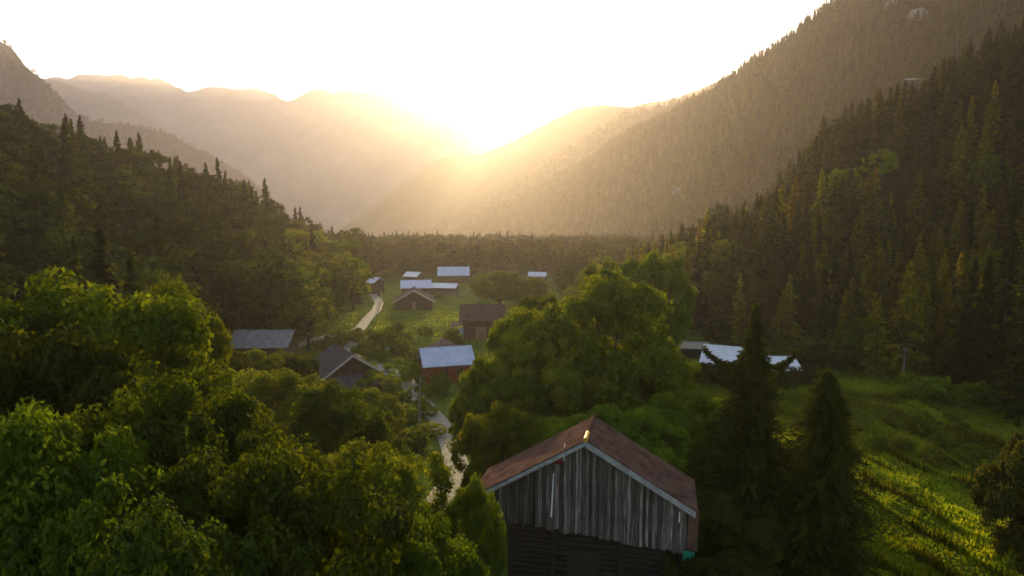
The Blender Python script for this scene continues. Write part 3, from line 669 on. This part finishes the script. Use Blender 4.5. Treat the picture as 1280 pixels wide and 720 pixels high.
# ------------------------------------------------------------------ buildings
def gable_house(name, label, x, y, rz, w, l, wh, rise, roofmat, wallmat, over=0.5, th=0.12, zoff=0, cat='house', windows=(), door=None, lit_trim=None, eave_drop=None, ribs=True, chimney=None, skirt=None, group=None):
    """gable end faces local -Y, ridge along local Y, centred on x, y"""
    gz = min(H1(x + dx, y + dy) for dx in (-w / 3, 0, w / 3) for dy in (-l / 3, l / 3)) + zoff
    root = bpy.data.objects.new(name, None); col.objects.link(root); root.location = (x, y, gz); root.rotation_euler = (0, 0, rz)
    tag(root, label, cat, group)
    MB().prism([(-w / 2, -0.4), (w / 2, -0.4), (w / 2, wh), (0, wh + rise), (-w / 2, wh)], 'y', -l / 2, l / 2).build('wall', wallmat, root)
    s = rise / (w / 2); L0, L1 = -l / 2 - over, l / 2 + over
    roof = MB()
    for sg in (-1, 1):
        e_ = w / 2 + over; poly = [(sg * 0.0, wh + rise + 0.03), (sg * e_, wh - s * over + 0.03), (sg * e_, wh - s * over + 0.03 + th), (0, wh + rise + 0.03 + th)]
        if sg < 0: poly = poly[::-1]
        roof.prism(poly, 'y', L0, L1, 0.5)
        if ribs:
            n = max(2, int((L1 - L0) / 0.6))
            for k in range(n + 1):
                yy = L0 + 0.03 + (L1 - L0 - 0.1) * k / n
                q = [(sg * 0.03, wh + rise + th + 0.032), (sg * (e_ - .02), wh - s * over + th + 0.034 + 0.02 * s), (sg * (e_ - .02), wh - s * over + th + 0.075), (sg * 0.03, wh + rise + th + 0.07)]
                roof.prism(q[::-1] if sg < 0 else q, 'y', yy, yy + 0.05, 0.5 + 0.3 * (random.random() - .5))
    rf = roof.build('roof', roofmat, root)
    MB().tube([(0, L0, wh + rise + th + 0.05), (0, L1, wh + rise + th + 0.05)], [0.08, 0.08], 6).build('ridge_cap', roofmat, rf)
    if chimney:
        MB().box(chimney[0] - .25, chimney[0] + .25, chimney[1] - .25, chimney[1] + .25, wh + rise * .3, wh + rise + .8).build('chimney', M['brownwall'], rf)
    if lit_trim:
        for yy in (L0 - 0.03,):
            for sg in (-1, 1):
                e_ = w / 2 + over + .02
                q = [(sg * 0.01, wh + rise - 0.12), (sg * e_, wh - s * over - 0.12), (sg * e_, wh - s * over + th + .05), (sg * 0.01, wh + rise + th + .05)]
                MB().prism(q[::-1] if sg < 0 else q, 'y', yy, yy + 0.028).build('rake_board', lit_trim, root)
    for (side, c, z, ww, hh) in windows:
        fr = MB(); pn = MB()
        def put(mb, a0, a1, z0, z1, d0, d1):
            if side == 'f': mb.box(a0, a1, -l / 2 - d1, -l / 2 - d0, z0, z1)
            elif side == 'l': mb.box(-w / 2 - d1, -w / 2 - d0, a0, a1, z0, z1)
            else: mb.box(w / 2 + d0, w / 2 + d1, a0, a1, z0, z1)
        put(pn, c - ww / 2, c + ww / 2, z, z + hh, 0.004, 0.02)
        for q in ((c - ww / 2 - .08, c - ww / 2, z - .08, z + hh + .08), (c + ww / 2, c + ww / 2 + .08, z - .08, z + hh + .08), (c - ww / 2, c + ww / 2, z + hh, z + hh + .08), (c - ww / 2, c + ww / 2, z - .08, z), (c - .03, c + .03, z, z + hh)):
            put(fr, *q, 0.003, 0.06)
        wdw = pn.build('window', M['window'], root); fr.build('frame', M['tan'], wdw)
    if door:
        side, c, ww, hh, dm = door
        mb = MB()
        if side == 'f': mb.box(c - ww / 2, c + ww / 2, -l / 2 - .06, -l / 2 - .003, 0, hh)
        elif side == 'l': mb.box(-w / 2 - .06, -w / 2 - .003, c - ww / 2, c + ww / 2, 0, hh)
        else: mb.box(w / 2 + .003, w / 2 + .06, c - ww / 2, c + ww / 2, 0, hh)
        mb.build('door', dm, root)
    return root
R_ = math.radians
def RP(px, py, h):
    """where a building of height h has its ridge at that pixel"""
    D = 100.0
    for _ in range(30):
        x, y, z = P(px, py, D); D *= ((CAMZ - H1(x, y) - h) / (CAMZ - z)) ** .7
    return P(px, py, D)
# brown hipped house below the lane: gable towards the right front with a lower skirt roof
x, y, _ = RP(421, 442, 5.2)
h1 = gable_house('brown_house', 'brown house with broad dark gable roof edged by a pale lit rake', x, y + 3, R_(30), 8.0, 7.0, 2.4, 2.7, M['shingle'], M['brownwall'], over=.7, lit_trim=M['lit_trim'], ribs=False, windows=[('f', -1.8, 1.1, 1, 1.1), ('f', 1.8, 1.1, 1, 1.1)], door=('f', 0, 1.0, 2.0, M['tan']))
MB().prism([(-3.5, 2.45), (-5.6, 1.35), (-5.6, 1.47), (-3.5, 2.65)], 'x', -4.4, 4.4).build('porch_roof', M['shingle'], h1)
for px_ in (-4.2, -1.5, 1.5, 4.2): MB().box(px_ - .08, px_ + .08, -5.5, -5.34, -.3, 1.4).build('porch_post', M['brownwall'], h1)
# blue-roofed cabin
x, y, _ = RP(556, 436, 4.2)
gable_house('blue_roof_cabin', 'cabin with bright pale blue tin roof and reddish wall', x, y + 1, R_(106), 5.0, 6.0, 2.6, 1.5, M['bluetin'], M['redwall'], over=.55, windows=[('l', -1.4, 1.0, .8, .9)], door=('l', .6, .9, 1.9, M['brownwall']), cat='cabin')
x, y, _ = RP(551, 427, 3.7)
gable_house('brown_shed', 'small brown gabled shed just behind the blue-roofed cabin', x, y, R_(0), 5.6, 4.6, 2.1, 1.5, M['shingle'], M['brownwall'], over=.4, ribs=False, cat='shed')
# two storey chalet
x, y, _ = RP(603, 381, 5.6)
h3 = gable_house('chalet', 'two-storey brown house with reddish hipped roof and tan doorway', x, y, R_(92), 6.4, 6.6, 3.6, 1.9, M['rust'], M['brownwall'], over=.7, ribs=True, windows=[('l', -2.0, 2.2, .8, .8), ('l', 2.0, 2.2, .8, .8), ('l', -2.2, .7, .8, .9)], door=('l', 0.3, 1.9, 2.2, M['tan']), chimney=(0.6, 0.8))
MB().hexa([(-3.2, 3.3, 2.6), (-3.2, 5.6, 2.0), (1.8, 5.6, 2.0), (1.8, 3.3, 2.6)], [(-3.2, 3.3, 2.72), (-3.2, 5.6, 2.12), (1.8, 5.6, 2.12), (1.8, 3.3, 2.72)]).build('side_roof', M['shingle'], h3)
for q in (-3.0, 1.6): MB().box(q - .07, q + .07, 5.35, 5.49, -.3, 2.0).build('side_post', M['brownwall'], h3)
# gabled house facing the camera
x, y, _ = RP(515, 362, 4.5)
gable_house('gabled_house', 'dark wooden house with rim-lit gable facing the camera', x, y + 3, R_(7), 8.4, 7, 2.1, 2.3, M['shingle'], M['brownwall'], over=.6, lit_trim=M['lit_trim'], ribs=False, windows=[('f', -1.6, .9, .8, .9), ('f', 1.6, .9, .8, .9)], door=('f', 0, .9, 1.9, M['tan']))
# long pale roofs
x, y, _ = RP(520, 350, 3.6)
gable_house('long_barn', 'low barn with wide pale grey-blue tin roof', x, y, R_(97), 6.5, 7.4, 2.0, 1.5, M['bluetin'], M['brownwall'], over=.4, cat='barn')
x, y, _ = RP(552, 354, 2.8)
gable_house('tin_shed', 'long low shed with a narrow white tin roof', x, y, R_(80), 4.0, 8.4, 1.9, .8, M['whitetin'], M['brownwall'], over=.4, cat='shed')
x, y, _ = RP(517, 340, 3.3)
gable_house('white_roof_hut', 'little hut with tilted white roof behind the low barn', x, y, R_(70), 4.6, 4.2, 2.2, 1.0, M['whitetin'], M['brownwall'], over=.4, cat='hut')
x, y, _ = RP(566, 335, 4.8)
gable_house('blue_roof_barn', 'farthest barn with bright blue-white tin roof', x, y + 3, R_(94), 6.5, 9.0, 2.7, 2.0, M['bluetin'], M['brownwall'], over=.5, cat='barn', windows=[('l', -2, 1, .8, .8), ('l', 2, 1, .8, .8)])
x, y, _ = RP(466, 346, 4.2)
gable_house('lane_hut', 'small raised hut with pale roof beside the top of the lane', x, y, R_(60), 4.2, 4.0, 3.1, 1.0, M['bluetin'], M['brownwall'], over=.5, cat='hut')
# grey roofed house half hidden by the left trees
x, y, _ = RP(331, 412, 4.7)
gable_house('grey_roof_house', 'house with dull grey tin roof half hidden by the left trees', x, y, R_(92), 6.2, 7.6, 3.0, 1.6, M['greytin'], M['brownwall'], over=.5)
# white-roofed house behind the spruce
x, y, _ = RP(908, 433, 4.0)
gable_house('white_roof_house', 'house with brilliant white tin roof left of the tall spruce', x, y, R_(66), 6.0, 5.2, 2.4, 1.5, M['whitetin'], M['brownwall'], over=.45, windows=[('l', 0, .8, .8, .9)])
x, y, _ = RP(970, 446, 3.1)
gable_house('white_roof_annex', 'lower white tin roof showing right of the tall spruce', x, y, R_(90), 4.6, 4.2, 2.0, 1.0, M['whitetin'], M['brownwall'], over=.4, cat='shed')
x, y, _ = RP(866, 428, 2.1)
gable_house('plank_shed', 'low pale-roofed shed left of the white-roofed house', x, y, R_(84), 3.0, 4.2, 1.5, .5, M['fence'], M['log'], over=.3, cat='shed')
x, y, _ = RP(672, 340, 2.7)
gable_house('distant_hut', 'tiny pale hut beyond the round village tree', x, y, R_(80), 3.2, 5.4, 1.6, 1.0, M['whitetin'], M['brownwall'], over=.3, cat='hut')
# lodge high on the mountainside
bx, by, bz = P(1123, 116, 520)
lodge = gable_house('mountain_lodge', 'tiny pale lodge high on the right mountainside', bx, by, R_(80), 4, 10, 2, 1.0, M['fence'], M['brownwall'], over=.5, cat='lodge')

# ------------------------------------------------------------------ the big barn in front
def build_barn():
    L_ = Vector(P(604, 618, 30)); Rr = Vector(P(866, 632, 28)); zE = (L_.z + Rr.z) / 2
    c = (L_ + Rr) / 2; w = math.hypot(Rr.x - L_.x, Rr.y - L_.y) - 0.5; rz = math.atan2(Rr.y - L_.y, Rr.x - L_.x)
    root = bpy.data.objects.new('wooden_barn', None); col.objects.link(root); root.location = (c.x + .12, c.y + .35, 0); root.rotation_euler = (0, 0, rz)
    tag(root, 'weathered plank barn with rusty brown roof at the bottom centre', 'barn')
    gz = H1(c.x, c.y); zA = P(740, 552, 28.6)[2] - .1; rise = zA - zE; hw = w / 2; length = 2.7; zB = 7.75
    def ztop(x): return zE + rise * (1 - abs(x) / (hw + .25)) - 0.12
    # vertical boards of the gable, one mesh: uneven widths, lengths and tilts
    b = MB(); xx = -hw - .32
    while xx < hw - .05:
        ww = random.choice((.13, .16, .19, .22)); x1 = min(xx + ww - 0.018, hw); 
        z0 = zB - 0.12 - 0.75 * (xx + hw) / w + random.uniform(-.12, .1); dy = random.uniform(-.035, .03); tl = random.uniform(-.012, .012)
        lean = -0.12 if xx < -hw * .55 else 0
        t0, t1 = ztop(xx), ztop(x1)
        bot = [(xx + tl + lean, -.03 + dy, z0), (x1 + tl + lean, -.03 + dy, z0), (x1 + tl + lean, .0 + dy, z0), (xx + tl + lean, .0 + dy, z0)]
        top = [(xx, -.03 + dy, t0), (x1, -.03 + dy, t1), (x1, 0 + dy, t1), (xx, 0 + dy, t0)]
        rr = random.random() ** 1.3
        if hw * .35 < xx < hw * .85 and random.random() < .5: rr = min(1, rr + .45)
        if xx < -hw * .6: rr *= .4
        b.hexa(bot, top, rr); xx += ww
    b.build('gable_boards', M['board'], root)
    # dark backing body of the loft
    MB().prism([(-hw + .05, zB + .1), (hw - .05, zB + .1), (hw - .05, zE - .14), (0, zA - .2), (-hw + .05, zE - .14)], 'y', .08, length - .1).build('loft', M['log'], root)
    # side boards of the left eave
    s_ = MB()
    for k in range(15): s_.box(-hw - .36, -hw - .33, .1 + k * .2, .28 + k * .2, zB - random.random() * .1, zE - .32)
    s_.build('side_boards', M['board'], root)
    # lower storey of logs, set back
    lo = MB()
    for k in range(int((zB - gz) / .26) + 3):
        z = gz - .4 + .26 * k
        if z > zB - .1: break
        lo.tube([(-hw + .7, .55, z), (hw - .9, .55, z)], [.14, .14], 8); lo.tube([(-hw + .8, .4, z + .13), (-hw + .8, length - .3, z + .13)], [.13, .13], 8); lo.tube([(hw - 1.0, .4, z + .13), (hw - 1.0, length - .3, z + .13)], [.13, .13], 8)
    lo.build('log_wall', M['log'], root)
    MB().box(-.9, .6, .30, .40, gz, gz + 2.0).build('door', M['log'], root)
    for px_ in (-hw + .1, -1.5, 1.6, hw - .2): MB().box(px_ - .09, px_ + .09, .12, .3, gz - .4, zB + .12).build('post', M['log'], root)
    MB().box(-hw + .02, hw - .02, .09, .32, zB + .12, zB + .34).build('beam', M['log'], root)
    # roof: two sheets of lapped rusty tin
    ov = .42; sl = rise / (hw + .25); roof = MB(); y0, y1 = -.55, length + .3
    for sg in (-1, 1):
        n = 9; ex = hw + .25 + ov * .3 + (.5 if sg < 0 else 0)
        for k in range(n):
            a0, a1 = ex * k / n, ex * (k + 1) / n + .05
            z0_, z1_ = zA - sl * a0 + .05 - .012 * (k % 2), zA - sl * a1 + .05 - .012 * (k % 2) 
            p = [(sg * a0, z0_), (sg * a1, z1_ + .012), (sg * a1, z1_ + .06), (sg * a0, z0_ + .045)]
            m_ = 6
            for j in range(m_):
                ya = y0 + (y1 - y0) * j / m_; yb = y0 + (y1 - y0) * (j + 1) / m_ - .008
                dz = random.uniform(-.008, .008)
                q = [(a, z + dz) for a, z in p]
                roof.prism(q[::-1] if sg < 0 else q, 'y', ya, yb)
    rf = roof.build('roof', M['rust'], root)
    MB().tube([(0, y0 + .4, zA + .13), (0, y1 + .02, zA + .15)], [.07, .075], 8).build('ridge_cap', M['rust'], rf)
    MB().tube([(0, y0 - .06, zA + .12), (0, y0 + .9, zA + .13)], [.11, .10], 8).build('ridge_highlight', M['ridge_glint'], rf)  # ridge cap end carrying the painted yellow highlight
    for sg in (-1, 1):
        ex = hw + .33 + (.5 if sg < 0 else 0)
        q = [(sg * .0, zA - .17), (sg * ex, zA - sl * ex - .17 ), (sg * ex, zA - sl * ex + .03), (sg * .0, zA + .03)]
        if sg > 0: q = [(0, zA - .24), (ex, zA - sl * ex - .24), (ex, zA - sl * ex + .03), (0, zA + .03)]
        MB().prism(q[::-1] if sg < 0 else q, 'y', y0 - .03, y0 + .02).build('rake_board', M['rakeboard'], root)
    # rusty sheet hanging beyond the right corner
    ex = hw + .36
    MB().hexa([(hw + .02, .12, zB - .75), (hw + .50, .3, zB - .9), (hw + .50, .36, zB - .9), (hw + .02, .18, zB - .75)], [(hw + .10, .12, zE - .2), (hw + .52, .3, zE - .3), (hw + .52, .36, zE - .3), (hw + .10, .18, zE - .2)], .6).build('side_sheet', M['rust'], root)
    # dark red patch and splintered pale edge on the gable
    MB().hexa([(-1.42, -.09, 10.55), (-1.12, -.09, 10.45), (-1.12, -.065, 10.45), (-1.42, -.065, 10.55)], [(-1.48, -.09, ztop(-1.48) - .02), (-1.08, -.09, ztop(-1.08) - .1), (-1.08, -.065, ztop(-1.08) - .1), (-1.48, -.065, ztop(-1.48) - .02)]).build('red_patch', M['red'], root)
    MB().hexa([(-1.62, -.10, 8.0), (-1.54, -.10, 8.0), (-1.54, -.07, 8.0), (-1.62, -.07, 8.0)], [(-1.50, -.10, 10.1), (-1.46, -.10, 10.1), (-1.46, -.07, 10.1), (-1.50, -.07, 10.1)]).build('split_board', M['white'], root)
    MB().hexa([(-1.05, -.10, 10.7), (-1.0, -.10, 10.7), (-1.0, -.07, 10.7), (-1.05, -.07, 10.7)], [(-1.02, -.10, 11.5), (-.97, -.10, 11.5), (-.97, -.07, 11.5), (-1.02, -.07, 11.5)]).build('split_board', M['white'], root)
    MB().box(hw - .35, hw - .3, -.12, -.09, zE - .75, zE - .28).build('iron_strap', M['white'], root)
    MB().box(hw - .15, hw + .35, -.35, -.30, 6.6, 7.15).build('green_shutter', M['teal'], root)
build_barn()

# ------------------------------------------------------------------ fences, pole and small things
def fence(pts, label, hgt=1.1, step=2.2, rails=2):
    d = densify(pts, 40); seg = np.concatenate([[0], np.cumsum(np.linalg.norm(np.diff(d, axis=0), axis=1))])
    n = max(2, int(seg[-1] / step)); tt = np.linspace(0, seg[-1], n + 1)
    ps = [Vector((float(np.interp(t, seg, d[:, 0])), float(np.interp(t, seg, d[:, 1])), 0)) for t in tt]
    for p in ps: p.z = H1(p.x, p.y)
    root = bpy.data.objects.new('fence', None); col.objects.link(root); root.location = ps[0]; tag(root, label, 'fence')
    o = ps[0]
    for p in ps:
        q = p - o; hh = hgt * random.uniform(.9, 1.15)
        MB().tube([(q.x, q.y, q.z - .3), (q.x + random.uniform(-.05, .05), q.y, q.z + hh)], [.07, .055], 6).build('post', M['fence'], root)
    for k in range(rails):
        z = hgt * (0.9 - .45 * k); mb = MB()
        for a_, b_ in zip(ps[:-1], ps[1:]): mb.tube([a_ - o + Vector((0, 0, z)), b_ - o + Vector((0, 0, z + random.uniform(-.06, .06)))], [.05, .05], 6)
        mb.build('rail', M['fence'], root)
fence([G(473, 396), G(474, 388), G(477, 376), G(476, 366)], 'wooden rail fence along the right edge of the curving lane')
fence([G(500, 371), G(540, 370), G(592, 371)], 'wooden rail fence across the meadow behind the gabled house')
fence([G(576, 373), G(592, 360), G(602, 350)], 'diagonal rail fence climbing towards the farthest barn')
fence([G(640, 350), G(665, 349), G(690, 352)], 'rail fence beyond the round village tree')
x, y = G(524, 540)
pr = tag(obj('utility_pole', None, None, (x, y, H1(x, y))), 'slim leaning wooden pole beside the lane', 'pole')
MB().tube([(0, 0, -.5), (.05, 0, 3), (.22, 0, 5.6)], [.11, .09, .06], 8).build('pole', M['fence'], pr)
MB().tube([(.05, 0, 5.3), (.4, 0, 5.32)], [.03, .03], 6).build('cross_arm', M['fence'], pr)
def dish(px, py, r, label):
    x, y = G(px, py); root = tag(obj('satellite_dish', None, None, (x, y, H1(x, y))), label, 'dish')
    MB().tube([(0, 0, -.3), (0, 0, 1.2)], [.05, .05], 6).build('mast', M['fence'], root)
    v = [(0, .18, 1.4)]; f = []; n = 16
    for k in range(n): t = 6.283 * k / n; v.append((r * math.cos(t), -.1, 1.4 + r * math.sin(t)))
    f = [(0, 1 + (k + 1) % n, 1 + k) for k in range(n)]
    mb = MB(); mb.add(v, f); mb.add([(p[0], p[1] + .03, p[2]) for p in v], [q[::-1] for q in f]); mb.build('bowl', M['white'], root)
dish(577, 423, .62, 'white round dish by the left corner of the two-storey brown house')
dish(486, 446, .28, 'small white dish among the bushes right of the brown house')

# ------------------------------------------------------------------ rocks on the mountainside
X, Y, Z = MOUNT['right_hillside']; pxm = 640 + FPX * X / Y; 
for (px, py, s) in ((822, 248, 5), (850, 244, 7), (858, 250, 5), (1095, 10, 7), (1118, 42, 6), (1128, 22, 8)):
    pym = 360 - FPX * ((Y * math.sin(PITCH) + (Z - CAMZ) * math.cos(PITCH)) / (Y * math.cos(PITCH) - (Z - CAMZ) * math.sin(PITCH)))
    k = np.argmin((pxm - px) ** 2 + (pym - py) ** 2 + np.where(Z < 0, 1e9, 0)); X0, Y0, Z0 = X.flat[k], Y.flat[k], Z.flat[k]
    import bmesh
    bm = bmesh.new(); bmesh.ops.create_icosphere(bm, subdivisions=3, radius=1)
    for v in bm.verts:
        n = float(fbm(np.array([v.co.x * 1.3 + px]), np.array([v.co.y * 1.3 + v.co.z]), 3, 5)[0]); v.co *= 1 + .5 * n; n2 = float(fbm(np.array([v.co.x * 4 + px]), np.array([v.co.z * 4 + py]), 3, 6)[0]); v.co *= 1 + .5 * n2; v.co.x *= s * .8; v.co.y *= s * .3; v.co.z *= s * .6
    me = bpy.data.meshes.new('rock'); bm.to_mesh(me); bm.free(); me.materials.append(M['cliff'])
    tag(obj('rock', me, None, (X0, Y0 - 2, Z0 + s * .2)), 'pale rock outcrop breaking through the forest on the right mountainside', 'rock', 'rock outcrops on the right mountainside')

# put the lodge on the mountainside under it
k = np.argmin((pxm - 1123) ** 2 + (pym - 122) ** 2 + np.where(Z < 0, 1e9, 0)); lodge.location = (X.flat[k], Y.flat[k] - 6, Z.flat[k] + 6.0)

# ------------------------------------------------------------------ grass
def grass():
    g = np.random.default_rng(5); n = 200000
    px = g.uniform(850, 1340, n); D = g.uniform(34, 98, n); x = (px - 640) / FPX * D; y = D
    n2 = 26000; x2 = g.uniform(-45, 12, n2); y2 = g.uniform(48, 150, n2)
    x = np.concatenate([x, x2]); y = np.concatenate([y, y2])
    rd = np.min(np.stack([np.hypot(x - p[0], y - p[1]) for p in densify(road_pts, 10)]), 0); k = rd > 2.0
    x, y = x[k], y[k]; m = fbm(x / 2.2, y / 2.6, 3, 44); k = m > -0.9; x, y, m = x[k], y[k], m[k]; n = len(x)
    fxx = x + 0.12 * y + 9.0 * vnoise(x / 17, y / 20, 5) + 2.4 * vnoise(x / 5, y / 7, 6); frr = (fxx / 3.4) % 1.0
    strip = ((frr > .74) & (frr < .97) & (x > 20) & (vnoise(x / 4, y / 7, 61) > -.12 + .012 * (y - 50))).astype(float) * (0.55 + .9 * (vnoise(x / 1.3, y / 1.5, 62) + .3))
    z = H(x, y); hgt = (0.12 + 0.22 * np.clip(m + .3, 0, 1) + 0.55 * strip) * (0.6 + .8 * g.random(n)); a = g.random(n) * 6.283; w = 0.05 + .06 * g.random(n)
    lean = g.normal(size=(n, 2)) * .12
    v = np.stack([np.stack([x - w * np.cos(a), y - w * np.sin(a), z - .03], 1), np.stack([x + w * np.cos(a), y + w * np.sin(a), z - .03], 1), np.stack([x + lean[:, 0] + w * .3 * np.cos(a), y + lean[:, 1] + w * .3 * np.sin(a), z + hgt], 1), np.stack([x + lean[:, 0] - w * .3 * np.cos(a), y + lean[:, 1] - w * .3 * np.sin(a), z + hgt * .95], 1)], 1).reshape(-1, 3)
    me = mesh_np('meadow_grass', v, np.arange(n * 4).reshape(-1, 4), M['grass'], {'rnd': g.random(n), 'tree': np.clip(.6 + fbm(x / 5, y / 7, 3, 12) - .75 * strip, 0, 1)})  # tall grass strips coloured darker to stand in for furrow shading
    tag(obj('meadow_grass', me), 'tall rough grass growing on the meadows', 'grass', kind='stuff')
grass()

# ------------------------------------------------------------------ haze in the valley air
def haze():
    m, nt, N, L = newmat('valley_haze')
    v = N.new('ShaderNodeVolumePrincipled'); v.inputs['Color'].default_value = (0.98, 0.86, 0.88, 1); v.inputs['Density'].default_value = HAZE_DENSITY; v.inputs['Anisotropy'].default_value = HAZE_G
    o = N.new('ShaderNodeOutputMaterial'); L.new(v.outputs[0], o.inputs['Volume'])
    mb = MB(); mb.box(-7500, 7500, -3800, 5300, -290, 990, 0.5)
    hz = mb.build('haze', m); tag(hz, 'warm evening haze filling the valley', 'haze', kind='stuff')
haze()
